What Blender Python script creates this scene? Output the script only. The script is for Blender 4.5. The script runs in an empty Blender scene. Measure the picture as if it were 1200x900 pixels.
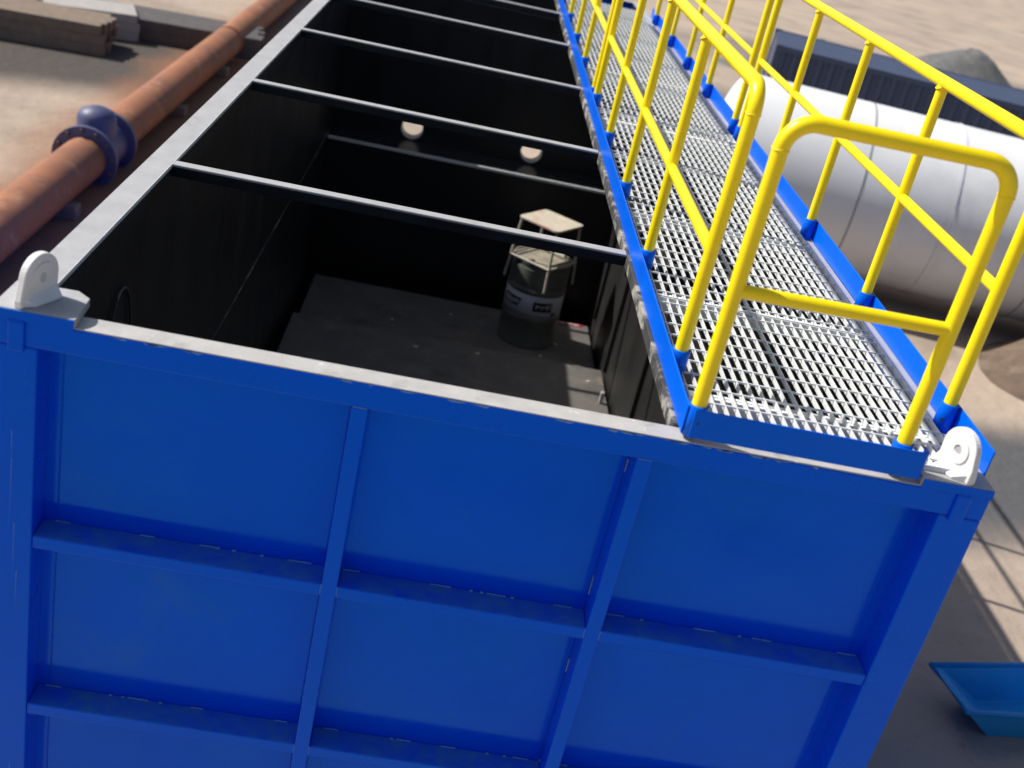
import bpy, bmesh, math, random
from mathutils import Vector, Matrix, noise
random.seed(7)
C = bpy.context.scene.collection
SC = bpy.context.scene
H = 3.5                                    # height of the tank rim above the ground
rad = math.radians

# ------------------------------------------------------------------ camera, sky, sun, exposure
cam = bpy.data.cameras.new('camera'); camo = bpy.data.objects.new('camera', cam); C.objects.link(camo)
RM = Matrix(((0.97838372, -0.00496147, 0.20673821),
             (-0.18316844, 0.44326232, 0.87747811),
             (-0.09599284, -0.89637821, 0.43277185))).transposed().to_4x4()
camo.matrix_world = Matrix.Translation((1.2362, -3.1961, 1.6133 + H)) @ RM
cam.sensor_width = 36; cam.lens = 1347.69 / 1200 * 36
cam.clip_start = .05; cam.clip_end = 2000
cam.dof.use_dof = True; cam.dof.focus_distance = 5.0; cam.dof.aperture_fstop = 2.0
SC.camera = camo
SUN = Vector((-.93, .265, 1.0)).normalized()
world = bpy.data.worlds.new('World'); SC.world = world; world.use_nodes = True
wn = world.node_tree.nodes; wl = world.node_tree.links
sky = wn.new('ShaderNodeTexSky'); sky.sky_type = 'NISHITA'; sky.sun_disc = False
sky.sun_elevation = math.asin(SUN.z); sky.sun_rotation = math.atan2(SUN.x, SUN.y) % (2 * math.pi)
sky.dust_density = 2.0
bg = wn['Background']; bg.inputs['Strength'].default_value = .085
wl.new(sky.outputs[0], bg.inputs['Color'])
sl = bpy.data.lights.new('sun', 'SUN'); sl.energy = 5.0; sl.angle = rad(.53); sl.color = (1, .955, .88)
so = bpy.data.objects.new('sun', sl); C.objects.link(so)
so.rotation_euler = SUN.to_track_quat('Z', 'Y').to_euler(); so.location = (0, 0, 30)
SC.view_settings.view_transform = 'Standard'; SC.view_settings.look = 'None'
SC.view_settings.gamma = 1; SC.view_settings.exposure = 0.2

# ------------------------------------------------------------------ materials
def M(name, col, rough=.5, metal=0, var=.12, scale=6, bump=0, bscale=30, dust_skylight=0, dust_skylight_col=(.3, .26, .2), spots=None, coat=0, streak=False, detail=6, spec=.5, tint=None):
    m = bpy.data.materials.new(name); m.use_nodes = True
    nt = m.node_tree; N = nt.nodes; L = nt.links; b = N['Principled BSDF']
    tc = N.new('ShaderNodeTexCoord'); mp = N.new('ShaderNodeMapping'); L.new(tc.outputs['Object'], mp.inputs[0])
    if streak: mp.inputs['Scale'].default_value = (1, 1, .08)
    n1 = N.new('ShaderNodeTexNoise'); n1.inputs['Scale'].default_value = scale; n1.inputs['Detail'].default_value = detail; n1.inputs['Roughness'].default_value = .65
    L.new(mp.outputs[0], n1.inputs['Vector'])
    r = N.new('ShaderNodeMapRange'); r.inputs[1].default_value = .25; r.inputs[2].default_value = .75
    r.inputs[3].default_value = 1 - var; r.inputs[4].default_value = 1 + var; L.new(n1.outputs[0], r.inputs[0])
    mul = N.new('ShaderNodeVectorMath'); mul.operation = 'SCALE'; mul.inputs[0].default_value = col; L.new(r.outputs[0], mul.inputs['Scale'])
    out = mul.outputs[0]; rfac = None
    def mixto(out, fac, c2):
        mx = N.new('ShaderNodeMix'); mx.data_type = 'RGBA'; L.new(fac, mx.inputs[0]); L.new(out, mx.inputs[6]); mx.inputs[7].default_value = (*c2, 1)
        return mx.outputs[2]
    if spots:                              # (colour, noise scale, threshold low, high)
        for (c2, s2, lo, hi) in spots:
            n2 = N.new('ShaderNodeTexNoise'); n2.inputs['Scale'].default_value = s2; n2.inputs['Detail'].default_value = 8; n2.inputs['Roughness'].default_value = .7
            L.new(tc.outputs['Object'], n2.inputs['Vector'])
            r2 = N.new('ShaderNodeMapRange'); r2.inputs[1].default_value = lo; r2.inputs[2].default_value = hi; L.new(n2.outputs[0], r2.inputs[0])
            out = mixto(out, r2.outputs[0], c2)
    if dust_skylight:                               # dusty faces that look up; on blue paint also painted-in sky light
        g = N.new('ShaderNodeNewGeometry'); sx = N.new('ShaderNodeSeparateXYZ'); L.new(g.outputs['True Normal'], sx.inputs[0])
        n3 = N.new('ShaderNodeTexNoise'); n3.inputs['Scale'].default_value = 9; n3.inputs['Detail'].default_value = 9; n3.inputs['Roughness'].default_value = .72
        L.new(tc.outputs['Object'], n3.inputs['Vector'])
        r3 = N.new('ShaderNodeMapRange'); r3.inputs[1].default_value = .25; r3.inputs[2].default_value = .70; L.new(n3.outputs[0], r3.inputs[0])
        r4 = N.new('ShaderNodeMapRange'); r4.inputs[1].default_value = .6; r4.inputs[2].default_value = .95; r4.inputs[4].default_value = dust_skylight; L.new(sx.outputs[2], r4.inputs[0])
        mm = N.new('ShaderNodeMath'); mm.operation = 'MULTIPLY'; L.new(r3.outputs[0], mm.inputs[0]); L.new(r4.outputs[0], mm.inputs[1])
        out = mixto(out, mm.outputs[0], dust_skylight_col); rfac = mm.outputs[0]
    L.new(out, b.inputs['Base Color'])
    rr = N.new('ShaderNodeMapRange'); rr.inputs[1].default_value = .3; rr.inputs[2].default_value = .7
    rr.inputs[3].default_value = max(.03, rough - .07); rr.inputs[4].default_value = min(1, rough + .09); L.new(n1.outputs[0], rr.inputs[0])
    if rfac:
        ad = N.new('ShaderNodeMath'); ad.operation = 'MULTIPLY_ADD'; ad.inputs[1].default_value = .5; L.new(rfac, ad.inputs[0]); L.new(rr.outputs[0], ad.inputs[2]); L.new(ad.outputs[0], b.inputs['Roughness'])
    else: L.new(rr.outputs[0], b.inputs['Roughness'])
    b.inputs['Metallic'].default_value = metal
    b.inputs['Specular IOR Level'].default_value = spec
    if tint: b.inputs['Specular Tint'].default_value = (*tint, 1)
    if coat: b.inputs['Coat Weight'].default_value = coat; b.inputs['Coat Roughness'].default_value = .12
    if bump:
        n4 = N.new('ShaderNodeTexNoise'); n4.inputs['Scale'].default_value = bscale; n4.inputs['Detail'].default_value = 5; L.new(tc.outputs['Object'], n4.inputs['Vector'])
        bp = N.new('ShaderNodeBump'); bp.inputs['Strength'].default_value = bump; bp.inputs['Distance'].default_value = .01; L.new(n4.outputs[0], bp.inputs['Height']); L.new(bp.outputs[0], b.inputs['Normal'])
    return m
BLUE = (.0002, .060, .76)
m_blue = M('blue_paint', BLUE, .3, var=.06, scale=3, bump=.06, bscale=60, dust_skylight=.9, dust_skylight_col=(.07, .24, .40), spec=1.0, tint=(.03, .62, 1), spots=[((.004, .075, .72), 14, .6, .75), ((.10, .085, .07), 5.5, .76, .84)])  # teal tops: sky light mixed into the colour of the dusty upward faces
m_bluep = M('blue_panel_paint', BLUE, .13, var=.10, scale=1.4, spots=[((.001, .075, .70), 2.3, .5, .74), ((.02, .10, .55), 1.1, .60, .80), ((.03, .12, .5), 38, .70, .76)], spec=1.0, tint=(.03, .62, 1))
m_bluet = M('blue_toe_paint', (.0005, .12, .78), .33, var=.05, scale=5, bump=.05, bscale=80, spec=.4, tint=(.15, .5, 1))
m_weld = M('bare_weld', (.15, .32, .60), .4, var=.35, scale=40, bump=.5, bscale=200)
m_yel = M('yellow_paint', (.98, .75, .0015), .3, var=.05, scale=7, bump=.04, bscale=70, spots=[((.88, .62, .0015), 9, .62, .75), ((.55, .36, .03), 60, .74, .78)])
m_rim = M('dusty_grey_primer', (.37, .37, .38), .6, var=.10, scale=8, bump=.12, bscale=120, spots=[((.31, .30, .29), 5, .55, .72), ((.55, .55, .54), 21, .64, .72)])
m_rimf = M('scuffed_grey_primer', (.42, .41, .40), .6, var=.12, scale=10, bump=.15, bscale=120, spots=[((.27, .26, .25), 6, .56, .7), ((.66, .66, .65), 17, .62, .68)])
m_worn = M('peeling_black_paint', (.05, .05, .05), .6, var=.3, scale=14, bump=.05, bscale=60, spots=[((.36, .34, .30), 4.2, .50, .58)])
m_black = M('black_lining', (.007, .008, .011), .42, var=.35, scale=5, streak=True, bump=.08, bscale=30, spots=[((.013, .0135, .016), 3, .55, .75)])
m_black_sun = M('black_lining_sunlit', (.013, .0125, .012), .5, var=.35, scale=5, streak=True, bump=.1, bscale=30, spots=[((.022, .020, .018), 3, .5, .72)])  # sunlit copy of the black lining, sun warmth put into the colour
m_floor = M('dusty_steel_floor', (.115, .108, .10), .55, var=.18, scale=4, bump=.1, bscale=40, spots=[((.19, .17, .145), 5, .5, .72), ((.07, .07, .07), 2.2, .55, .7)])
m_ledge = M('black_gloss_ledge', (.02, .021, .024), .2, var=.3, scale=5)
m_galv = M('galvanised_steel', (.72, .74, .75), .5, metal=.1, var=.10, scale=25, bump=.06, bscale=200, spots=[((.44, .45, .46), 30, .6, .75)])
m_white = M('white_lug_paint', (.72, .73, .73), .45, var=.04, scale=14, bump=.1, bscale=90, spots=[((.68, .69, .70), 11, .62, .75)])
m_sleeve = M('pipe_sleeve_primer', (.55, .53, .5), .5, var=.1, scale=12)
m_drum = M('dark_green_drum', (.105, .115, .10), .45, var=.2, scale=9, bump=.1, bscale=50, spots=[((.2, .2, .165), 6, .55, .75)], dust_skylight=.9, dust_skylight_col=(.42, .36, .27))
m_band = M('drum_label_band', (.50, .50, .55), .5, var=.12, scale=20, spots=[((.3, .3, .32), 30, .6, .75)])
m_ink = M('black_print', (.012, .013, .02), .5, var=.1)
m_inkw = M('white_print', (.55, .55, .57), .5, var=.1)
m_seat = M('worn_stool_seat', (.50, .45, .36), .7, var=.15, scale=16, bump=.2, bscale=60, spots=[((.52, .30, .24), 5, .53, .66), ((.33, .41, .34), 7, .56, .68)])
m_stool = M('stool_steel', (.42, .39, .34), .55, var=.2, scale=20, spots=[((.2, .13, .08), 18, .6, .7)])
m_red = M('red_tape', (.30, .012, .03), .5, var=.2, scale=30)
m_chip = M('paint_chip', (.5, .48, .43), .7)
m_rust = M('rust_brown_pipe', (.30, .115, .052), .75, var=.2, scale=2.5, bump=.2, bscale=20, spots=[((.20, .085, .05), 1.2, .45, .7), ((.38, .2, .11), 3, .55, .7)])
m_valve = M('indigo_valve_paint', (.07, .075, .16), .5, var=.2)
m_wtank = M('white_tank_paint', (.72, .73, .74), .45, var=.05, scale=1.0, spots=[((.58, .59, .60), .8, .5, .75)])
m_navy = M('navy_container_paint', (.045, .06, .115), .55, var=.15, scale=2, spots=[((.09, .085, .085), 2, .6, .75)])
m_dgrey = M('dark_grey_paint', (.075, .078, .08), .5, var=.15, scale=3)
m_mgrey = M('mid_grey_paint', (.20, .20, .20), .55, var=.15, scale=3)
m_tyre = M('tyre_rubber', (.02, .02, .02), .85, var=.3, scale=12, spots=[((.09, .08, .065), 9, .5, .7)])
m_glass = M('dark_glass', (.02, .025, .03), .08, var=.02)
m_wood = M('weathered_timber', (.20, .15, .11), .8, var=.3, scale=7, bump=.3, bscale=40)
m_conc = M('pale_concrete', (.36, .34, .32), .85, var=.15, scale=4, bump=.3, bscale=40)
m_tub = M('bright_blue_plastic', (.005, .25, .62), .4, var=.08, scale=4)
m_steel = M('dark_mill_steel', (.09, .08, .075), .6, var=.3, scale=5, spots=[((.16, .10, .07), 4, .55, .7)])

# ground: beige sand with damp, trodden and gravelly patches
def ground_mat():
    m = bpy.data.materials.new('sandy_yard'); m.use_nodes = True
    nt = m.node_tree; N = nt.nodes; L = nt.links; b = N['Principled BSDF']; b.inputs['Roughness'].default_value = .95; b.inputs['Specular IOR Level'].default_value = .15
    tc = N.new('ShaderNodeTexCoord')
    def nz(s, d, lo, hi):
        n = N.new('ShaderNodeTexNoise'); n.inputs['Scale'].default_value = s; n.inputs['Detail'].default_value = d; L.new(tc.outputs['Object'], n.inputs['Vector'])
        r = N.new('ShaderNodeMapRange'); r.interpolation_type = 'SMOOTHSTEP'; r.inputs[1].default_value = lo; r.inputs[2].default_value = hi; L.new(n.outputs[0], r.inputs[0]); return r.outputs[0]
    def patch(cx, cy, rx, ry, ang, soft):
        mp = N.new('ShaderNodeMapping'); mp.vector_type = 'TEXTURE'; mp.inputs['Location'].default_value = (cx, cy, 0); mp.inputs['Rotation'].default_value = (0, 0, rad(ang)); mp.inputs['Scale'].default_value = (rx, ry, 1)
        n = N.new('ShaderNodeTexNoise'); n.inputs['Scale'].default_value = .5; n.inputs['Detail'].default_value = 3; L.new(tc.outputs['Object'], n.inputs['Vector'])
        ad = N.new('ShaderNodeVectorMath'); ad.operation = 'MULTIPLY_ADD'; ad.inputs[1].default_value = (1.2, 1.2, 0); L.new(n.outputs['Color'], ad.inputs[0]); L.new(tc.outputs['Object'], ad.inputs[2])
        L.new(ad.outputs[0], mp.inputs[0])
        ln = N.new('ShaderNodeVectorMath'); ln.operation = 'LENGTH'; L.new(mp.outputs[0], ln.inputs[0])
        r = N.new('ShaderNodeMapRange'); r.interpolation_type = 'SMOOTHSTEP'; r.inputs[1].default_value = 1 + soft; r.inputs[2].default_value = 1 - soft; L.new(ln.outputs['Value'], r.inputs[0]); return r.outputs[0]
    def mix(a, fac, c):
        mx = N.new('ShaderNodeMix'); mx.data_type = 'RGBA'; L.new(fac, mx.inputs[0])
        if isinstance(a, tuple): mx.inputs[6].default_value = (*a, 1)
        else: L.new(a, mx.inputs[6])
        mx.inputs[7].default_value = (*c, 1); return mx.outputs[2]
    o = mix((.44, .35, .275), nz(.12, 3, .35, .7), (.37, .305, .25))
    o = mix(o, nz(.5, 4, .42, .75), (.29, .235, .19))
    for args, c in [((-7.5, 17.7, 10, 3.2, 14, .28), (.085, .075, .068)), ((-2.2, 12, 1.2, 14, 0, .5), (.27, .13, .075)),
                    ((18, 38, 9, 3.5, 20, .45), (.17, .155, .145)), ((8.6, 8.0, 2.6, 1.1, 25, .4), (.10, .10, .105)),
                    ((5.4, 1.0, 3.2, 3.0, 0, .4), (.30, .27, .25)), ((14, 24, 9, 3, -12, .45), (.13, .125, .13))]:
        o = mix(o, patch(*args), c)
    o = mix(o, nz(9, 6, .6, .85), (.25, .2, .16))
    L.new(o, b.inputs['Base Color'])
    n = N.new('ShaderNodeTexNoise'); n.inputs['Scale'].default_value = 5; n.inputs['Detail'].default_value = 9; L.new(tc.outputs['Object'], n.inputs['Vector'])
    bp = N.new('ShaderNodeBump'); bp.inputs['Strength'].default_value = .5; bp.inputs['Distance'].default_value = .06; L.new(n.outputs[0], bp.inputs['Height']); L.new(bp.outputs[0], b.inputs['Normal'])
    return m
m_ground = ground_mat()

# ------------------------------------------------------------------ mesh helpers
class MB:
    def __init__(s, zo=0): s.v = []; s.f = []; s.sm = []; s.zo = zo
    def add(s, vs, fs, smooth=False):
        k = len(s.v); s.v += [(x, y, z + s.zo) for x, y, z in vs]
        s.f += [tuple(i + k for i in f) for f in fs]; s.sm += [smooth] * len(fs); return s
    def box(s, x0, x1, y0, y1, z0, z1):
        return s.add([(x0, y0, z0), (x1, y0, z0), (x1, y1, z0), (x0, y1, z0), (x0, y0, z1), (x1, y0, z1), (x1, y1, z1), (x0, y1, z1)],
                     [(0, 3, 2, 1), (4, 5, 6, 7), (0, 1, 5, 4), (1, 2, 6, 5), (2, 3, 7, 6), (3, 0, 4, 7)])
    def prism(s, poly, z0, z1):
        n = len(poly)
        return s.add([(x, y, z0) for x, y in poly] + [(x, y, z1) for x, y in poly],
                     [tuple(range(n - 1, -1, -1)), tuple(range(n, 2 * n))] + [(i, (i + 1) % n, n + (i + 1) % n, n + i) for i in range(n)])
    def tube(s, pts, r, n=16, caps=True, closed=False, rs=None):
        P = [Vector(p) for p in pts]; rings = []; prev = None; m = len(P)
        for i, p in enumerate(P):
            if closed: t = (P[(i + 1) % m] - P[i - 1]).normalized()
            elif i == 0: t = (P[1] - P[0]).normalized()
            elif i == m - 1: t = (P[-1] - P[-2]).normalized()
            else: t = ((P[i + 1] - p).normalized() + (p - P[i - 1]).normalized()).normalized()
            if prev is None:
                a = Vector((0, 0, 1)) if abs(t.z) < .9 else Vector((1, 0, 0)); u = t.cross(a).normalized()
            else: u = (prev - t * prev.dot(t)).normalized()
            prev = u; w = t.cross(u); rr = rs[i] if rs else r
            rings.append([p + (u * math.cos(2 * math.pi * k / n) + w * math.sin(2 * math.pi * k / n)) * rr for k in range(n)])
        vs = [tuple(q) for R_ in rings for q in R_]; fs = []
        for i in range(m if closed else m - 1):
            j = (i + 1) % m
            for k in range(n): fs.append((i * n + k, i * n + (k + 1) % n, j * n + (k + 1) % n, j * n + k))
        s.add(vs, fs, True)
        if caps and not closed:
            s.add([tuple(q) for q in rings[0]], [tuple(range(n - 1, -1, -1))]); s.add([tuple(q) for q in rings[-1]], [tuple(range(n))])
        return s
    def lathe(s, prof, c=(0, 0), n=40, axis='z', smooth=True, cap=False):
        vs = []; fs = []; m = len(prof)
        for i in range(n):
            a = 2 * math.pi * i / n
            for r, h in prof:
                if axis == 'z': vs.append((c[0] + r * math.cos(a), c[1] + r * math.sin(a), h))
                elif axis == 'x': vs.append((h, c[0] + r * math.cos(a), c[1] + r * math.sin(a)))
                else: vs.append((c[0] + r * math.cos(a), h, c[1] + r * math.sin(a)))
        for i in range(n):
            j = (i + 1) % n
            for k in range(m - 1): fs.append((i * m + k, j * m + k, j * m + k + 1, i * m + k + 1))
        return s.add(vs, fs, smooth)
org = {}
def build(mb, name, mat, parent=None, bevel=0, seg=2):
    o3 = org.get(parent, Vector((0, 0, 0)))
    me = bpy.data.meshes.new(name); me.from_pydata([tuple(Vector(v) - o3) for v in mb.v], [], mb.f); me.update()
    for p, sm in zip(me.polygons, mb.sm): p.use_smooth = sm
    bm = bmesh.new(); bm.from_mesh(me); bmesh.ops.recalc_face_normals(bm, faces=bm.faces); bm.to_mesh(me); bm.free()
    me.materials.append(mat)
    o = bpy.data.objects.new(name, me); C.objects.link(o)
    if parent: o.parent = parent; org[o] = o3
    else: org[o] = o3
    if bevel:
        md = o.modifiers.new('bevel', 'BEVEL'); md.width = bevel; md.segments = seg; md.limit_method = 'ANGLE'; md.angle_limit = rad(40); md.harden_normals = False
    return o
def tag(o, label, cat, group=None):
    o['label'] = label; o['category'] = cat
    if group: o['group'] = group
    return o
def thing(name, label, cat, loc=(0, 0, 0), group=None):
    o = bpy.data.objects.new(name, None); C.objects.link(o); o.location = loc; org[o] = Vector(loc); o.empty_display_size = .2
    return tag(o, label, cat, group)
def copy_tree(o, parent=None, delta=None):
    c = o.copy(); C.objects.link(c)
    if parent: c.parent = parent
    if delta is not None: c.location = c.location + Vector(delta)
    for ch in list(o.children): copy_tree(ch, c)
    return c
T = lambda: MB(H)

# ------------------------------------------------------------------ ground
g = MB(); n = 40; S = 500
g.add([(-S, -S, 0), (S, -S, 0), (S, S, 0), (-S, S, 0)], [(0, 1, 2, 3)])
go = build(g, 'ground', m_ground); go['kind'] = 'structure'

# ------------------------------------------------------------------ the tank
W = 3.2; YE = 9.0; YR = 10.9; ZB = -3.3
tank = thing('steel_tank', 'large open-top blue steel tank with black-lined inside and ribbed front', 'tank', (W / 2, YE / 2, 0))
RX0 = 3.136; RZ = -.018                                    # the front rim lies a little lower than the corner plates
part = lambda mb, n, m, b=.0025: build(mb, n, m, tank, b)
# skid and bottom rails
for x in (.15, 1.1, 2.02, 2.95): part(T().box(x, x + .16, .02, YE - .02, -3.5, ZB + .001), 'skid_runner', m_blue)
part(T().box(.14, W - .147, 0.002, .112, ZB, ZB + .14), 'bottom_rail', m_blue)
# corner posts
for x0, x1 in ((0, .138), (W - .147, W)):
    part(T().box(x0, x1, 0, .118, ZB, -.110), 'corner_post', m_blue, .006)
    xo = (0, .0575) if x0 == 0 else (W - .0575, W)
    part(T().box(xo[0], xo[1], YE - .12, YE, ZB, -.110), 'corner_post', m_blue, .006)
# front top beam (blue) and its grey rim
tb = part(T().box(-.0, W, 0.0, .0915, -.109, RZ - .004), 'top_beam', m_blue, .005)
fr = part(T().box(.20, W - .20, .003, .092, RZ - .0035, RZ), 'rim_strip', m_rimf, 0)
fr['label'] = 'scuffed grey rim strip along the front top edge'
# paint scuffs along front edge: irregular bare slivers where the blue meets the grey
sc = T()
for i in range(26):
    x = random.choice([random.uniform(.3, 2.9), random.uniform(1.75, 2.7)]); l = random.uniform(.01, .07)
    sc.add([(x, -.0008, RZ - .0045), (x + l, -.0008, RZ - .0045), (x + l * .8, -.0008, RZ - .0045 - random.uniform(.002, .008)), (x + l * .3, -.0008, RZ - .0045 - random.uniform(.001, .006))], [(0, 1, 2, 3)])
o = part(sc, 'paint_scuffs', m_weld, 0); o['kind'] = 'stuff'
# side and end rims
part(T().box(0, .106, .02, YR, -.006, 0), 'rim_strip', m_rim, .002)['label'] = 'pale grey rim along the side without walkway'
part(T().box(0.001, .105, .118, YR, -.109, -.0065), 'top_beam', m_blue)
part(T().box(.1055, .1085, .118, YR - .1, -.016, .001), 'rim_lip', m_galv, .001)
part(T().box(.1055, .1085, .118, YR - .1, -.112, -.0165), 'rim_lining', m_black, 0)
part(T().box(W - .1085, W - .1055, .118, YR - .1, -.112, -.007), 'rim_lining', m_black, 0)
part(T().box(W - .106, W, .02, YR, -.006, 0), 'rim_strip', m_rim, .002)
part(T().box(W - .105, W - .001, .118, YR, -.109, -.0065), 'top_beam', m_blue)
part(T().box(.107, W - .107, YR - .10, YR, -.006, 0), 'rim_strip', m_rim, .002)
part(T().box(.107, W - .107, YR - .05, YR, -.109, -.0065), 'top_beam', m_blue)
for xx in (.058, RX0): part(T().box(xx, xx + .006, YE - .049, YR - .05, -1.2, -.110), 'side_wall', m_black, 0)
part(T().box(.064, 3.136, YR - .056, YR - .05, -1.2, -.110), 'end_lining', m_black, 0)
part(T().box(.05, W - .05, YE - .045, YR - .04, -1.215, -1.2005), 'trough_floor', m_black, 0)
for yy in (YR - .16,):
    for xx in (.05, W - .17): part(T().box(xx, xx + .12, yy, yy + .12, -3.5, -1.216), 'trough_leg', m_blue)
# front ribs
VX = [(1.103, 1.156), (2.026, 2.079)]
HZ = [(-.806, -.854), (-1.538, -1.586), (-2.27, -2.318)]
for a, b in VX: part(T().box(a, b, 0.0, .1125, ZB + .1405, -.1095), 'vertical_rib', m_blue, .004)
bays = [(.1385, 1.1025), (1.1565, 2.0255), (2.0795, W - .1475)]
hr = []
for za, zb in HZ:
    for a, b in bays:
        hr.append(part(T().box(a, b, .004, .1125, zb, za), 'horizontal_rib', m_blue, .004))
# wall panels: each plate between the ribs, faintly bulged
rows = [(-.1095, -.806), (-.854, -1.538), (-1.586, -2.27), (-2.318, -3.16)]
pi = 0
for zt, zb in rows:
    for a, b in bays:
        mb = T(); nx, nz = 14, 10; bul = random.uniform(-.007, .004); ph = random.uniform(0, 9)
        vs = []
        for j in range(nz + 1):
            for i in range(nx + 1):
                u = i / nx; v = j / nz
                d = bul * math.sin(math.pi * u) * math.sin(math.pi * v) + .0022 * noise.noise(Vector((u * 2.2 + ph, v * 2.0, ph))) * math.sin(math.pi * u) ** .5 * math.sin(math.pi * v) ** .5
                vs.append((a - .02 + (b - a + .04) * u, .1125 + d, zt + .02 + (zb - zt - .04) * v))
        fs = [(j * (nx + 1) + i, j * (nx + 1) + i + 1, (j + 1) * (nx + 1) + i + 1, (j + 1) * (nx + 1) + i) for j in range(nz) for i in range(nx)]
        mb.add(vs, fs, True); part(mb, 'wall_panel', m_bluep, 0)
part(T().box(.0585, W - .0585, .0925, .1325, -.0995, -.088), 'light_seal', m_black, 0)  # hidden strip added to stop sunlight leaking through behind the top beam
# thin weld line where panels meet posts, and stitch welds along the ribs
wb = T()
for z0, z1 in rows:
    for (a, b) in bays:
        for x in (a + .0, b - .0):
            s = 1 if x == a else -1
            if (a == bays[0][0] and s == 1) or (b == bays[2][1] and s == -1) or (s == -1):
                xx = x + s * (.045 if (a == bays[0][0] and s == 1) or (b == bays[2][1] and s == -1) else .008)
                wb.tube([(xx + .0006 * random.uniform(-1, 1), .111, z0 - .015 + (z1 - z0 + .03) * k / 10) for k in range(11)], .0022, 5)
o = part(wb, 'seam_bead', m_blue, 0); o['kind'] = 'stuff'
wb = T()
for za, zb in HZ:
    for a, b in bays:
        L_ = b - a
        for c in (.045, .38, .60, .93):
            x = a + L_ * c + random.uniform(-.03, .03); l = random.uniform(.045, .09)
            x0 = max(a + .004, x - l / 2); x1 = min(b - .004, x + l / 2); k = 7
            wb.tube([(x0 + (x1 - x0) * q / k, .1085, za + .0005 + random.uniform(-.0004, .0012)) for q in range(k + 1)], .0027, 5)
        for q in range(3):
            x = random.uniform(a + .1, b - .1); wb.tube([(x, .107, za + .001), (x + .012, .107, za + .0015)], .004, 5)
    for a, b in VX:
        for x in (a - .001, b + .001):
            wb.tube([(x, .006, za - .002), (x, .006, zb + .005)], .0022, 5)
for a, b in VX:
    for q in range(5):
        z = -.22 - q * .42 + random.uniform(-.05, .05)
        for x in (a - .0015,): wb.tube([(x, .108, z), (x + .0005, .108, z - random.uniform(.04, .09))], .0028, 5)
    wb.tube([(a + .004, .0, -.1085), (b - .004, .0, -.1085)], .0015, 5)
o = part(wb, 'stitch_welds', m_weld, 0); o['kind'] = 'stuff'

# inside: front lining, long walls with plate seams, floor
LX, RX = .064, 3.136
part(T().box(LX, RX, .1255, .1315, ZB + .02, -.100), 'front_lining', m_black, 0)
for z0, z1 in ((-.110, -1.58), (-1.583, ZB + .02)):
    part(T().box(.058, LX, .132, YE - .05, z1, z0), 'side_wall', m_black, 0)
for (y0, y1) in ((.132, 2.2), (2.206, 4.4), (4.406, 6.65), (6.656, YE - .05)):
    part(T().box(RX, RX + .006, y0, y1, ZB + .02, -.110), 'side_wall', m_black_sun, 0)
part(T().tube([(LX + .001, .2, -1.5815), (LX + .001, 8.46, -1.5815)], .0035, 6), 'seam_bead', m_worn, 0)
for y in (1.4, 3.2, 5.0, 6.62, 7.9):
    part(T().box(RX - .035, RX - .0005, y, y + .045, -2.83, -.112), 'wall_stiffener', m_black_sun, .003)
part(T().box(.02, W - .02, .119, YE - .02, ZB, ZB + .018), 'tank_floor', m_black, 0)
part(T().box(.15, 3.1, .132, 6.70, -3.2, -2.85), 'floor_plate', m_floor, .004)['label'] = 'raised dusty steel floor plate next to the front wall'
part(T().box(.17, 3.095, 6.703, 8.09, -3.2, -3.0), 'floor_plate', m_floor, .004)['label'] = 'lower dusty steel floor plate under the oil drum'
part(T().box(3.02, 3.05, 5.98, 6.02, -2.8495, -2.74), 'floor_bracket', m_rim, .004)
part(T().box(2.60, 3.04, 8.03, 8.0895, -2.9995, -2.996), 'red_tape_strip', m_red, 0)
rb = T()
for i in range(9):
    x = 2.70 + i * .034; rb.box(x, x + .018 + .008 * (i % 2), 8.045, 8.075, -2.9959, -2.9952)
o = part(rb, 'tape_marks', m_inkw, 0); o['kind'] = 'stuff'
# outer skins of the long sides and their ribs
for xs, x0, x1 in ((0, .052, .0575), (1, W - .0575, W - .052)):
    part(T().box(x0, x1, .12, YE - .12, ZB, -.110), 'side_plate', m_bluep, 0)
    for i in range(8):
        y = 1.0 + i * .95
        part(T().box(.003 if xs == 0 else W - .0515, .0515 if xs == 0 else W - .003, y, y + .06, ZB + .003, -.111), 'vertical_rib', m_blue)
sm = T()
for i in range(14):
    z = random.uniform(-2.9, -.3); x = random.uniform(.012, .10); l = random.uniform(.08, .3)
    sm.add([(x, -.0007, z), (x + .0016, -.0007, z), (x + random.uniform(-.004, .004), -.0007, z - l)], [(0, 1, 2)])
o = part(sm, 'paint_scratches', m_weld, 0); o['kind'] = 'stuff'
# baffle with pale top edge, ledge behind it
part(T().box(LX, RX, 8.47, 8.478, ZB + .02, -1.655), 'baffle', m_black, 0)
part(T().box(LX + .001, RX - .001, 8.463, 8.486, -1.654, -1.625), 'baffle_edge', m_galv, .003)
part(T().box(LX + .001, RX - .001, 8.487, YE - .058, -1.640, -1.628), 'ledge', m_ledge, 0)
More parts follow.
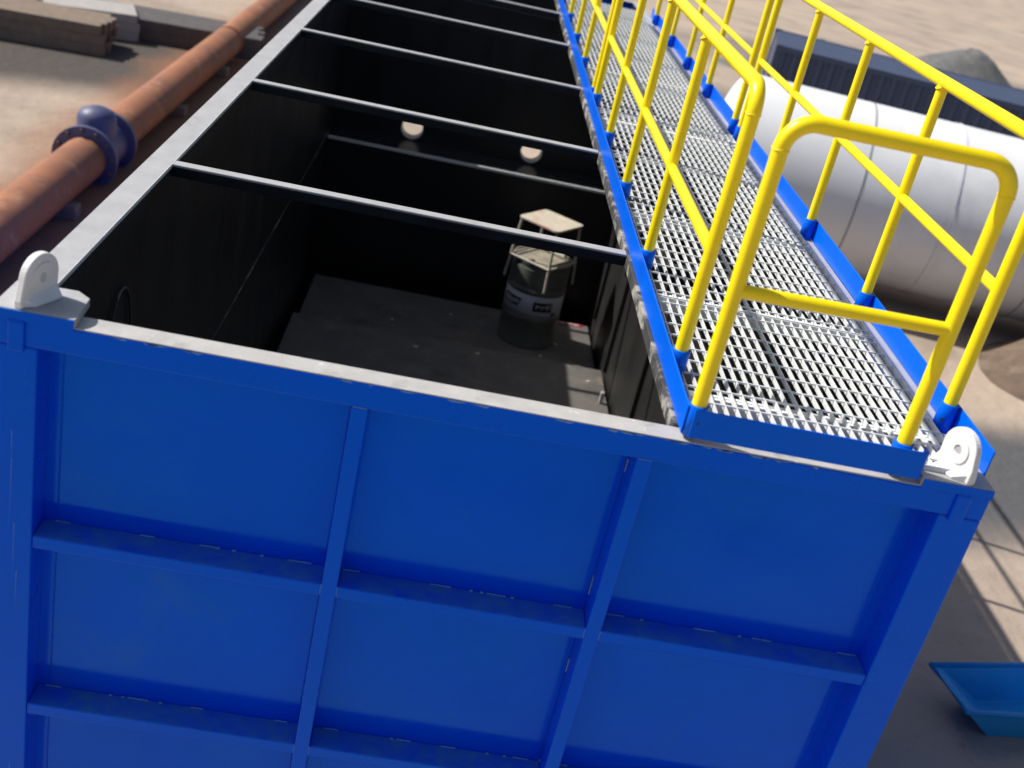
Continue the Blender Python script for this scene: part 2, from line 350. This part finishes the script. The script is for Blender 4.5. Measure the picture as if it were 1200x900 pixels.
# end wall with two round pipe openings
def end_wall():
    bm = bmesh.new(); y = YE - .057; ed = []
    def loop(pts):
        vs = [bm.verts.new((p[0], y, p[1] + H)) for p in pts]
        for i in range(len(vs)): ed.append(bm.edges.new((vs[i], vs[(i + 1) % len(vs)])))
    loop([(LX, ZB + .02), (RX, ZB + .02), (RX, -.11), (LX, -.11)])
    for hx, hz in HOLES: loop([(hx + HR * math.cos(2 * math.pi * k / 40), hz + HR * math.sin(2 * math.pi * k / 40)) for k in range(40)])
    bmesh.ops.triangle_fill(bm, use_beauty=True, edges=ed)
    o3 = org[tank]
    for v in bm.verts: v.co -= o3
    me = bpy.data.meshes.new('end_wall'); bm.to_mesh(me); bm.free(); me.materials.append(m_black)
    o = bpy.data.objects.new('end_wall', me); C.objects.link(o); o.parent = tank; org[o] = o3
    md = o.modifiers.new('thick', 'SOLIDIFY'); md.thickness = .008; md.offset = 0
    return o
HR = .112; HOLES = [(.875, -1.502), (2.165, -1.494)]
ew = end_wall()
for hx, hz in HOLES:
    build(T().lathe([(HR - .001, YE - .065), (HR - .001, YE + .10), (HR + .045, YE + .10), (HR + .045, YE + .085), (HR + .007, YE + .085), (HR + .007, YE - .065), (HR - .001, YE - .065)], (hx, hz), 40, 'y'), 'pipe_sleeve', m_sleeve, ew)
# cross beams: black web with a pale flat on top
for y in (1.668, 3.41, 5.16, 6.895, 8.66):
    w = part(T().box(.107, 2.128, y + .008, y + .052, -.058, -.0125), 'cross_beam', m_black, .003)
    build(T().box(.1065, 2.1285, y, y + .060, -.0122, 0), 'top_flange', m_rim, w, .004)
    part(T().box(2.148, RX, y + .006, y + .046, -.105, -.012), 'walkway_bearer', m_black, 0)
# longitudinal beam under the walkway edge, peeling
part(T().box(2.129, 2.147, .0935, YR - .05, -.055, -.003), 'walkway_beam', m_worn, .002)
# faint round cover ring on the side wall near the front corner
part(T().tube([(LX + .012, 1.13 + .16 * math.cos(a), -.66 + .28 * math.sin(a)) for a in [2 * math.pi * k / 40 for k in range(40)]], .006, 6, closed=True), 'cover_ring', m_worn, 0)
# corner plates and lifting lugs
def corner(mir):
    fx = (lambda x: W - x) if mir else (lambda x: x)
    poly = [(.0, -.001), (.247, -.001), (.238, .165), (.19, .207), (.0, .2)]
    part(T().prism([(fx(x), y) for x, y in poly], RZ + .0002, .012), 'corner_plate', m_rim, .002)
    part(T().box(min(fx(0), fx(.244)), max(fx(0), fx(.244)), -.005, -.0012, RZ - .006, .0095), 'plate_edge', m_blue, .001)
    # lug: D-shaped plate in a plane turned slightly towards the tank's middle
    ang = rad(70) if not mir else rad(110)
    d = Vector((math.cos(ang), math.sin(ang), 0)); nn = Vector((d.y, -d.x, 0)) * (1 if not mir else -1)   # nn faces the middle
    c0 = Vector((.062, .006, .0125)) if not mir else Vector((W - .072, .006, .0125))
    Lb = .165; prof = [(0, 0), (Lb, 0)]
    cx, cz, r = .092, .082, .075
    for k in range(0, 19):
        a = rad(-8 + k * (172) / 18); prof.append((cx + r * math.cos(a) * 1.0, cz + r * math.sin(a)))
    prof[2:2] = [(Lb, .03)]; prof.append((0, .022))
    th = .026; nP = len(prof); mb = T(); vs = []
    for off in (0, th):
        for u, z in prof:
            p = c0 + d * u + nn * off; vs.append((p.x, p.y, p.z + z))
    mb.add(vs, [tuple(range(nP)), tuple(range(2 * nP - 1, nP - 1, -1))] + [(i, (i + 1) % nP, nP + (i + 1) % nP, nP + i) for i in range(nP)])
    lug = part(mb, 'lifting_lug', m_white, .004)
    # ring boss with the hole
    mb = T(); n = 32; pr = [(.046, th), (.046, th + .005), (.017, th + .005), (.015, th + .0005)]
    vs = []; fs = []; m = len(pr)
    for i in range(n):
        a = 2 * math.pi * i / n
        for rr, off in pr:
            p = c0 + d * (cx + rr * math.cos(a)) + nn * off; vs.append((p.x, p.y, p.z + cz + rr * math.sin(a)))
    for i in range(n):
        j = (i + 1) % n
        for k in range(m - 1): fs.append((i * m + k, j * m + k, j * m + k + 1, i * m + k + 1))
    mb.add(vs, fs, False); build(mb, 'lug_boss', m_white, lug)
    mb = T(); vs = []
    for i in range(n):
        a = 2 * math.pi * i / n; p = c0 + d * (cx + .0152 * math.cos(a)) + nn * (th + .0008); vs.append((p.x, p.y, p.z + cz + .0152 * math.sin(a)))
    mb.add(vs, [tuple(range(n))]); h = build(mb, 'pin_hole', m_inkw if not mir else m_rim, lug)
    # painted gusset at the foot, on the inner face
    gw = .05 if not mir else .085
    mb = T(); k0 = c0 + nn * th
    A = [k0 + d * .015 - nn * .004, k0 + d * (Lb - .004) - nn * .004, k0 + d * (Lb - .012) + nn * gw * .55, k0 + d * .045 + nn * gw * .4]
    B = [Vector((p.x, p.y, c0.z + h_)) for p, h_ in zip(A, (.03, .045, .008, .008))]
    mb.add([tuple(p) for p in A] + [tuple(p) for p in B], [(3, 2, 1, 0), (4, 5, 6, 7)] + [(i, (i + 1) % 4, 4 + (i + 1) % 4, 4 + i) for i in range(4)])
    build(mb, 'lug_gusset', m_white, lug, .002)
    # blue tongue of the lug down the front face
    xa = c0.x - .012 if not mir else c0.x - .045
    part(T().box(xa, xa + .05, -.012, .004, -.125, RZ - .005), 'lug_tongue', m_blue, .005)
corner(False); corner(True)

# ------------------------------------------------------------------ walkway: grating, toe boards and post sleeves
walk = thing('walkway', 'long steel grating walkway with blue toe boards along one side of the tank', 'walkway', (2.65, 4.5, H))
wp = lambda mb, n, m, b=.002: build(mb, n, m, walk, b)
YF, YL = .03, 9.9
wp(T().box(2.141, 2.147, .022, YL, .001, .101), 'toe_board', m_bluet)
wp(T().box(3.200, 3.206, .10, YL, .001, .103), 'toe_board', m_bluet)
pl = [(2.165, .004), (2.935, .004), (2.944, .008), (2.948, .018), (2.948, .05), (2.942, .05), (2.942, .019), (2.940, .0125), (2.933, .010), (2.165, .010)]
wp(T().prism(pl, -.002, .098), 'toe_board', m_bluet)['label'] = 'front toe board with a rounded end'
wp(T().box(3.128, 3.136, .05, YL, .0005, .014), 'edge_angle', m_galv, .001)
LPOST = [[.45, 1.475, 2.495, 3.52, 4.56], [4.76, 5.85, 6.93, 8.05, 9.3]]
RPOST = [[.43, 1.49, 2.51, 3.5, 4.48], [4.70, 5.86, 6.97, 8.05, 9.3]]
PX, QX, PR = 2.178, 3.166, .0245
def sleeve(x, y, z0=.0008, z1=.108, bolt=(-1, -.3)):
    r1, r0 = PR + .0085, PR + .001
    s = wp(T().lathe([(r0, z0), (r1, z0), (r1, z1 - .001), (r1 - .001, z1), (r0, z1), (r0, z0)], (x, y), 24), 'post_sleeve', m_bluet, 0)
    a = math.atan2(-.8, -.6) if x > 2.6 else math.atan2(-.9, .2)
    b = T(); cxy = Vector((x + r1 * math.cos(a), y + r1 * math.sin(a), .05)); t = Vector((math.cos(a), math.sin(a), 0))
    b.tube([tuple(cxy - t * .002), tuple(cxy + t * .0012)], .006, 10); build(b, 'set_screw', m_ink, s)
for run in LPOST:
    for y in run: sleeve(PX, y)
for run in RPOST:
    for y in run: sleeve(QX, y)
sleeve(2.178, .037, -.004, .104); sleeve(2.868, .045, .0008, .104)
# grating panels: bearing bars along the walkway, rods across, all separate pieces sharing mesh data
XG0, XG1 = 2.157, 3.122; PITCH = .0413; PLEN = 1.085; nb = int((XG1 - XG0) / PITCH)
def local_mesh(name, mb, mat):
    me = bpy.data.meshes.new(name); me.from_pydata(mb.v, [], mb.f); me.update(); me.materials.append(mat); return me
bar_me = local_mesh('bearing_bar', MB().box(-.0022, .0022, .006, PLEN - .006, -.0195, 0), m_galv)
rod_me = local_mesh('cross_rod', MB().box(.003, XG1 - XG0 - .003, -.003, .003, -.0055, .0012), m_galv)
for i in range(9):
    y0 = .055 + i * (PLEN + .012)
    pm = T(); zt = .032
    for y in (y0, y0 + PLEN - .005): pm.box(XG0, XG1, y, y + .005, zt - .021, zt)
    for x in (XG0, XG1 - .004): pm.box(x, x + .004, y0 + .0055, y0 + PLEN - .0055, zt - .021, zt)
    pan = wp(pm, 'grating_panel', m_galv, 0)
    for k in range(1, nb + 1):
        x = XG0 + k * (XG1 - XG0) / (nb + 1)
        o = bpy.data.objects.new('bearing_bar', bar_me); C.objects.link(o); o.parent = pan; o.location = Vector((x, y0, zt + H)) - org[walk]
    for k in range(10):
        o = bpy.data.objects.new('cross_rod', rod_me); C.objects.link(o); o.parent = pan; o.location = Vector((XG0, y0 + .055 + k * .1083, zt + H)) - org[walk]
for y in (.3, 1.2, 2.3, 4.3, 6.0, 7.8): wp(T().box(2.148, 3.127, y, y + .04, -.05, .0075), 'bearer', m_galv, 0)

# ------------------------------------------------------------------ railings
def arc(c, r, a0, a1, ax, k=8):
    out = []
    for i in range(k + 1):
        a = a0 + (a1 - a0) * i / k
        out.append((c[0], c[1] + r * math.cos(a), c[2] + r * math.sin(a)) if ax == 'y' else (c[0] + r * math.cos(a), c[1], c[2] + r * math.sin(a)))
    return out
def long_rail(x, ys, zt, zm, label):
    t = thing('guard_rail', label, 'railing', (x, (ys[0] + ys[-1]) / 2, H + .03), 'yellow guard rails plugged into the walkway')
    zb = .012; r = .085
    pts = [(x, ys[0], zt - r - .002)] + arc((x, ys[0] + r, zt - r), r, math.pi, math.pi / 2, 'y') + arc((x, ys[-1] - r, zt - r), r, math.pi / 2, 0, 'y') + [(x, ys[-1], zt - r - .002)]
    top = build(T().tube(pts, PR + .0008, 20), 'top_rail', m_yel, t)
    for y in (ys[0], ys[-1]):
        build(T().tube([(x, y, zb), (x, y, zt - r - .001)], PR, 20), 'post', m_yel, t)
        build(T().tube([(x + (PR + .0006) * math.cos(a), y + (PR + .0006) * math.sin(a), zt - r + .002 * math.sin(3 * a)) for a in [2 * math.pi * k / 24 for k in range(24)]], .002, 6, closed=True), 'weld_ring', m_yel, top)
    for y in ys[1:-1]:
        p = build(T().tube([(x, y, zb), (x, y, zt - .01)], PR - .002, 20), 'post', m_yel, t)
        build(T().tube([(x + (PR + .001) * math.cos(a), y + (PR + .001) * math.sin(a), zt - .024 - .006 * math.cos(2 * a)) for a in [2 * math.pi * k / 24 for k in range(24)]], .003, 6, closed=True), 'weld_ring', m_yel, p)
    for a, b in zip(ys[:-1], ys[1:]):
        build(T().tube([(x, a + .012, zm), (x, b - .012, zm)], PR - .003, 20), 'mid_rail', m_yel, t)
    return t
long_rail(PX, LPOST[0], 1.03, .475, 'yellow pipe guard rail between pit and walkway, section that starts beside the front hoop rail')
long_rail(PX, LPOST[1], 1.03, .475, 'yellow pipe guard rail between pit and walkway, section over the far end wall')
long_rail(QX, RPOST[0], 1.035, .545, 'yellow pipe guard rail on the outer walkway edge, section beside the white lug')
long_rail(QX, RPOST[1], 1.035, .545, 'yellow pipe guard rail on the outer walkway edge, section over the far end wall')
t = thing('end_rail', 'short yellow hoop rail closing the front end of the walkway', 'railing', (2.52, .04, H), 'yellow guard rails plugged into the walkway')
xa, xb, ya, yb, zt, r = 2.178, 2.868, .037, .045, 1.03, .09
pts = [(xa, ya, zt - r - .002)] + [(p[0], ya, p[2]) for p in arc((xa + r, ya, zt - r), r, math.pi, math.pi / 2, 'x', 10)] + [(p[0], yb, p[2]) for p in arc((xb - r, yb, zt - r), r, math.pi / 2, 0, 'x', 10)] + [(xb, yb, zt - r - .002)]
top = build(T().tube(pts, PR + .0012, 22), 'top_rail', m_yel, t)
for x, y in ((xa, ya), (xb, yb)):
    build(T().tube([(x, y, .012), (x, y, zt - r - .001)], PR + .0004, 22), 'post', m_yel, t)
    build(T().tube([(x + (PR + .001) * math.cos(a), y + (PR + .001) * math.sin(a), zt - r + .002 * math.sin(3 * a)) for a in [2 * math.pi * k / 24 for k in range(24)]], .0022, 6, closed=True), 'weld_ring', m_yel, top)
mr = build(T().tube([(xa + .01, ya, .50), (xb - .01, yb, .505)], PR - .0025, 20), 'mid_rail', m_yel, t)

# ------------------------------------------------------------------ drum and stool in the pit
DX, DY, DR, DZ = 2.395, 7.50, .29, -3.0
dr = thing('oil_drum', 'dark oil drum with white printed band standing inside the tank', 'drum', (DX, DY, DZ + H))
prof = [(0, .004), (DR - .012, .004), (DR - .012, 0), (DR, 0), (DR + .004, .012), (DR - .002, .024)]
for hb in (.30, .59):
    prof += [(DR - .004, hb - .03), (DR + .006, hb - .012), (DR + .008, hb), (DR + .006, hb + .012), (DR - .004, hb + .03)]
for k in range(6):
    h = .66 + k * .028; prof += [(DR - .004, h - .008), (DR + .001, h), (DR - .004, h + .008)]
prof += [(DR - .004, .845), (DR + .004, .862), (DR + .006, .872), (DR, .88), (DR - .01, .878), (DR - .014, .862)]
prof = [(r_, h + DZ) for r_, h in prof]
body = build(T().lathe(prof, (DX, DY), 56), 'drum_body', m_drum, dr)
lid = build(T().lathe([(DR - .013, DZ + .862), (.16, DZ + .8635), (0.001, DZ + .864)], (DX, DY), 48), 'drum_lid', m_drum, dr)
build(T().lathe([(.0, .880), (.03, .880), (.034, .864)], (DX + .12, DY + .1), 16), 'bung', m_drum, lid) if False else None
build(T().lathe([(.001, DZ + .878), (.03, DZ + .878), (.034, DZ + .862)], (DX - .12, DY - .12), 16), 'bung', m_drum, dr)
band = build(T().lathe([(DR - .002, DZ + .335), (DR + .0005, DZ + .337), (DR + .0005, DZ + .558), (DR - .002, DZ + .560)], (DX, DY), 56), 'label_band', m_band, dr)
build(T().lathe([(DR - .0, DZ + .352), (DR + .0012, DZ + .353), (DR + .0012, DZ + .360), (DR, DZ + .361)], (DX, DY), 56), 'band_stripe', m_ink, band)
def wrap(mb, a0, a1, z0, z1, off, skew=0, k=6):
    vs = []; 
    for i in range(k + 1):
        a = rad(a0 + (a1 - a0) * i / k)
        for z in (z0, z1):
            aa = a + (rad(skew) if z == z1 else 0)
            vs.append((DX + (DR + off) * math.cos(aa), DY + (DR + off) * math.sin(aa), DZ + z))
    return mb.add(vs, [(2 * i, 2 * i + 2, 2 * i + 3, 2 * i + 1) for i in range(k)])
# black name plates, as seen around the drum's front (-90 deg faces the front wall)
p1 = build(wrap(T(), 190, 236, .415, .505, .0018, 6), 'name_plate', m_ink, band)
p2 = build(wrap(T(), 266, 306, .405, .505, .0018), 'name_plate', m_ink, band)
GL = {'D': ["110", "101", "101", "101", "110"], 'E': ["111", "100", "110", "100", "111"], 'L': ["100", "100", "100", "100", "111"], 'M': ["10001", "11011", "10101", "10001", "10001"], 'O': ["111", "101", "101", "101", "111"]}
mb = T(); a = 200
for ch in 'OELM':
    g_ = GL[ch]
    for r_, row in enumerate(g_):
        for c_, bit in enumerate(row):
            if bit == '1': wrap(mb, a + c_ * 2.0, a + (c_ + 1) * 2.0 + .2, .484 - r_ * .0105 - .0105, .484 - r_ * .0105, .0026, 0, 1)
    a += len(g_[0]) * 2.0 + 1.6
o = build(mb, 'lettering', m_inkw, band); o['kind'] = 'stuff'
mb = T()
wrap(mb, 272, 274, .435, .48, .0026, 0, 1); wrap(mb, 274, 294, .458, .468, .0026, 0, 3); wrap(mb, 294, 296, .435, .485, .0026, 0, 1); wrap(mb, 283, 284.6, .432, .450, .0026, 0, 1)
for k in range(4): wrap(mb, 297.5 + k * 2.6, 298.8 + k * 2.6, .447, .492, .0026, 2 if k % 2 else -2, 1)
o = build(mb, 'lettering', m_inkw, band); o['kind'] = 'stuff'
o = build(wrap(T(), 307, 318, .37, .395, .0018), 'print_mark', m_ink, band)

st = thing('stool', 'battered metal stool with worn pale seat set over the drum top', 'stool', (DX - .02, DY - .05, DZ + .88 + H))
SZ = -1.72; SXc, SYc = DX - .005, DY - .06; hw = .235
def rot2(u, v, a=rad(53)): return (SXc + u * math.cos(a) - v * math.sin(a), SYc + u * math.sin(a) + v * math.cos(a))
pts = []
for cx_, cy_, a0 in ((hw, hw, 0), (-hw, hw, 90), (-hw, -hw, 180), (hw, -hw, 270)):
    for k in range(5):
        a = rad(a0 + k * 22.5); s_ = .045; pts.append(rot2(cx_ - math.copysign(s_, cx_) + s_ * math.cos(a), cy_ - math.copysign(s_, cy_) + s_ * math.sin(a)))
build(T().prism(pts, SZ - .02, SZ), 'seat', m_seat, st, .004)
legs = []
for sx, sy in ((1, 1), (-1, 1), (-1, -1), (1, -1)):
    a = rot2(sx * .205, sy * .205); b = rot2(sx * .245, sy * .245)
    build(T().tube([(a[0], a[1], SZ - .019), (b[0], b[1], SZ - .62)], .0135, 12), 'leg', m_stool, st); 
    c = rot2(sx * .2365, sy * .2365); legs.append(c)
for i in range(4):
    a, b = legs[i], legs[(i + 1) % 4]
    build(T().tube([(a[0], a[1], DZ + .89), (b[0], b[1], DZ + .89)], .0115, 10), 'stretcher', m_stool, st)

# paint chips and crumbs on the floor plates
for i, (x, y) in enumerate([(.62, 6.9), (1.32, 6.45), (1.9, 6.55), (2.72, 7.45), (2.55, 7.1), (1.05, 7.3), (2.95, 6.4), (1.62, 7.7)]):
    z = (-2.85 if y < 6.70 else -3.0) + .0008; r_ = random.uniform(.016, .034); k = 6
    poly = [(x + r_ * random.uniform(.5, 1) * math.cos(2 * math.pi * q / k), y + r_ * random.uniform(.4, 1) * math.sin(2 * math.pi * q / k)) for q in range(k)]
    tag(build(T().prism(poly, z, z + .006), 'paint_chip', m_chip), 'small pale flake lying on the raised front floor plate' if y < 6.70 else 'small pale flake on the lower floor plate around the drum', 'debris', 'flakes on the raised floor plate' if y < 6.70 else 'flakes around the drum')

# ------------------------------------------------------------------ the yard behind
# rust-brown pipeline lying beside the tank, with an indigo valve
pp = thing('pipeline', 'rust-brown steel pipeline on the sand beside the tank', 'pipe', (-3.1, 13, 0))
PZ = .30
for y0, y1 in ((5.0, 10.85), (11.75, 19.0), (19.1, 30)):
    build(MB().tube([(-3.1, y0, PZ), (-3.1, y1, PZ)], .27, 28), 'pipe_length', m_rust, pp)
for y in (10.85, 11.68): build(MB().tube([(-3.1, y, PZ), (-3.1, y + .07, PZ)], .40, 28), 'flange', m_valve, pp)
for fl, yb in ((10.85, 10.84), (11.68, 11.755)):
    bb = MB()
    for k in range(12):
        a = 2 * math.pi * k / 12 + .13; bb.tube([(-3.1 + .345 * math.cos(a), yb - .03, PZ + .345 * math.sin(a)), (-3.1 + .345 * math.cos(a), yb + .03, PZ + .345 * math.sin(a))], .028, 6)
    build(bb, 'flange_bolts', m_steel, pp)['kind'] = 'stuff'
v = build(MB().tube([(-3.1, 10.92, PZ), (-3.1, 11.68, PZ)], .33, 24, rs=[.30, .30]), 'valve_body', m_valve, pp)
build(MB().lathe([(.24, PZ + .2), (.24, PZ + .42), (.2, PZ + .5), (.08, PZ + .55), (.001, PZ + .56)], (-3.1, 11.3), 24), 'valve_bonnet', m_valve, v)
for y in (6.5, 9.5, 14.5, 17.5): build(MB().box(-3.45, -2.75, y, y + .2, 0, .16), 'sleeper', m_wood, pp, .01)

# white horizontal storage tank
wt = thing('storage_tank', 'big white cylindrical storage tank lying on saddles beyond the walkway', 'storage tank', (11, 12, 0))
R_ = 1.22; cy, cz = 13.1, R_ + .22
def rotz_pts(mb, ang, c):
    a = rad(ang); mb.v = [(c[0] + (x - c[0]) * math.cos(a) - (y - c[1]) * math.sin(a), c[1] + (x - c[0]) * math.sin(a) + (y - c[1]) * math.cos(a), z) for x, y, z in mb.v]; return mb
WA = -10; wc = (5.3, 13.1)
prof = [(R_, 5.3), (R_, 18.6)]
build(rotz_pts(MB().lathe(prof, (cy, cz), 64, 'x'), WA, wc), 'shell', m_wtank, wt)
for x0, s_ in ((5.3, -1), (18.6, 1)):
    build(rotz_pts(MB().lathe([(R_ * math.cos(rad(k * 9)) + 1e-4, x0 + s_ * .38 * math.sin(rad(k * 9))) for k in range(11)], (cy, cz), 64, 'x'), WA, wc), 'dished_end', m_wtank, wt)
for x in (6.8, 10.5, 14.2, 18.0): build(rotz_pts(MB().box(x, x + .25, cy - .9, cy + .9, 0, .62), WA, wc), 'saddle', m_mgrey, wt, .02)
for x in (8.2, 12.4, 16.6): build(rotz_pts(MB().lathe([(R_ + .012, x), (R_ + .012, x + .05)], (cy, cz), 64, 'x'), WA, wc), 'band', m_wtank, wt)
for x in (7.0, 9.6, 11.1, 14.0): build(rotz_pts(MB().lathe([(R_ + .004, x), (R_ + .004, x + .02)], (cy, cz), 64, 'x'), WA, wc), 'weld_seam', m_mgrey, wt)
mw = build(rotz_pts(MB().tube([(13.4, cy, cz + R_ - .05), (13.4, cy, cz + R_ + .22)], .3, 28), WA, wc), 'manway', m_wtank, wt)

# navy shipping container, corrugated
ct = thing('shipping_container', 'navy corrugated shipping container behind the white storage tank', 'container', (12.5, 17.4, 0))
x0, x1, y0, y1, hh = 6.6, 18.8, 17.4, 19.8, 2.59; ca = -12; cc = (6.6, 17.4)
def corr(y, d):
    xs = []; k = 0; x = x0 + .12
    while x < x1 - .12:
        xs += [(x, 0), (x + .07, 0), (x + .11, d), (x + .18, d)]; x += .22
    return xs
for yw, d in ((y0 + .03, .04), (y1 - .03, -.04)):
    xs = corr(yw, d); mb = MB(); vs = []
    for x, dd in xs: vs += [(x, yw + dd, .2), (x, yw + dd, hh - .1)]
    mb.add(vs, [(2 * i, 2 * i + 2, 2 * i + 3, 2 * i + 1) for i in range(len(xs) - 1)]); build(rotz_pts(mb, ca, cc), 'side_wall', m_navy, ct)
for x in (x0, x1 - .12):
    for y in (y0, y1 - .12): build(rotz_pts(MB().box(x, x + .12, y, y + .12, 0, hh), ca, cc), 'corner_post', m_navy, ct)
for z in (.02, hh - .1):
    for y in (y0 + .01, y1 - .11): build(rotz_pts(MB().box(x0 + .12, x1 - .12, y, y + .1, z, z + .18 if z < 1 else z + .09), ca, cc), 'rail', m_navy, ct)
build(rotz_pts(MB().box(x0 + .05, x1 - .05, y0 + .05, y1 - .05, hh - .06, hh - .02), ca, cc), 'roof', m_navy, ct)
for x in (x0 + .02, x1 - .06): build(rotz_pts(MB().box(x, x + .04, y0 + .12, y1 - .12, .1, hh - .05), ca, cc), 'end_wall', m_navy, ct)

# loose heaps on the sand
def heap(name, label, loc, rx, ry, h, ang, mat, seed):
    mb = MB(); nr, na = 16, 48; vs = []; a0 = rad(ang)
    for i in range(nr + 1):
        q = i / nr
        for k in range(na):
            a = 2 * math.pi * k / na
            e = 1 + .22 * noise.noise(Vector((math.cos(a) * 1.3 + seed, math.sin(a) * 1.3, seed)))
            x, y = q * rx * e * math.cos(a), q * ry * e * math.sin(a)
            z = h * (math.cos(math.pi * q) * .5 + .5) * (1 + .25 * noise.noise(Vector((x * .5 + seed, y * .5, 2)))) + .06 * h * noise.noise(Vector((x * 4, y * 4, seed))) * (1 - q) - .03 * q
            vs.append((loc[0] + x * math.cos(a0) - y * math.sin(a0), loc[1] + x * math.sin(a0) + y * math.cos(a0), z))
    mb.add(vs, [(i * na + k, i * na + (k + 1) % na, (i + 1) * na + (k + 1) % na, (i + 1) * na + k) for i in range(nr) for k in range(na)], True)
    o = build(mb, name, mat); tag(o, label, 'heap'); return o
m_gravel = M('dark_gravel', (.13, .13, .13), .95, var=.3, scale=6, bump=.6, bscale=9, spots=[((.22, .2, .18), 2, .5, .7)])
m_soil = M('brown_soil', (.13, .09, .065), .95, var=.3, scale=5, bump=.6, bscale=8, spots=[((.22, .17, .13), 2, .5, .7)])
heap('gravel_heap', 'long dark grey gravel heap on open sand beyond the container', (18.9, 38.5, 0), 3.6, 2.0, 1.2, 15, m_gravel, 3.1)
heap('gravel_heap', 'low grey gravel heap standing close behind the navy container', (11.5, 31, 0), 3.0, 1.7, 1.2, -20, m_gravel, 8.7)
heap('soil_heap', 'dark brown soil heap beside the white storage tank', (9.9, 10.6, 0), 1.5, 1.2, .75, 30, m_soil, 5.2)

# left behind the tank: stacks of material at the edge of the dark ground
def stack(name, label, cat, group, loc, ang, nx, nz, sx, sy, sz, mat, jitter=.02, round_=False):
    for k in range(nz):
        for i in range(nx - (k if round_ else 0)):
            y = (i - (nx - 1) / 2 + (k * .5 if round_ else 0)) * sy * 1.03; j = random.uniform(-jitter, jitter) * 4
            if round_: o = build(MB().tube([(-sx / 2 + j, y, sz / 2 + k * sz * .87), (sx / 2 + j, y, sz / 2 + k * sz * .87)], sz / 2, 14), name, mat)
            else: o = build(MB().box(-sx / 2 + j, sx / 2 + j, y - sy / 2, y + sy / 2, k * sz, (k + 1) * sz - .002), name, mat, None, .008)
            o.location = loc; o.rotation_euler = (0, 0, rad(ang)); tag(o, label, cat, group)
stack('timber_sleeper', 'weathered brown sleeper in the stack on dark ground behind the pipeline', 'timber', 'stacked sleepers', (-6.2, 17.6, 0), 8, 5, 3, 2.6, .22, .17, m_wood)
stack('steel_pipe', 'dark steel pipe in the pyramid on dark ground', 'pipe', 'stacked dark pipes', (-9.3, 17.4, 0), 12, 6, 4, 3.0, .26, .26, m_steel, round_=True)
stack('concrete_block', 'pale concrete block between the sleepers and the dark pipes', 'block', 'pale concrete blocks', (-7.6, 16.7, 0), 14, 2, 1, .7, .38, .42, m_conc)
stack('steel_bar', 'dark square steel bar in the low stack beside the pipeline', 'steel bar', 'stacked steel bars', (-4.6, 19.6, 0), 10, 6, 2, 4.0, .2, .2, m_steel)
stack('concrete_slab', 'pale concrete slab in the pile beside the dark steel bars', 'slab', 'piled concrete slabs', (-5.6, 19.0, 0), 20, 1, 3, 1.6, 1.0, .16, m_conc)

# right: a bright blue tub in the tank's shade
tub = thing('trough', 'bright blue plastic trough standing in the shade beside the tank', 'trough', (6.8, 3.45, 0))
bx = [(5.85, 3.1), (7.8, 3.38), (7.74, 3.88), (5.8, 3.42)]; tx = [(5.52, 2.95), (8.0, 3.3), (7.9, 4.02), (5.42, 3.42)]
zt = .30; inn = .05
mid = lambda P: (sum(p[0] for p in P) / 4, sum(p[1] for p in P) / 4)
def shr(P, k): c = mid(P); return [(c[0] + (p[0] - c[0]) * k, c[1] + (p[1] - c[1]) * k) for p in P]
mb = MB(); L0 = [(x, y, .0) for x, y in bx]; L1 = [(x, y, zt) for x, y in tx]; L2 = [(x, y, zt) for x, y in shr(tx, .95)]; L3 = [(x, y, .04) for x, y in shr(bx, .93)]
vs = L0 + L1 + L2 + L3; fs = [(3, 2, 1, 0), (12, 13, 14, 15)]
for i in range(4):
    j = (i + 1) % 4; fs += [(i, j, 4 + j, 4 + i), (4 + i, 4 + j, 8 + j, 8 + i), (8 + i, 8 + j, 12 + j, 12 + i)]
mb.add(vs, fs); build(mb, 'trough_shell', m_tub, tub, .02)
mb = MB(); mb.tube([(x, y, zt) for x, y in tx], .022, 10, closed=True); build(mb, 'rolled_rim', m_tub, tub)

SC.render.engine = 'CYCLES'
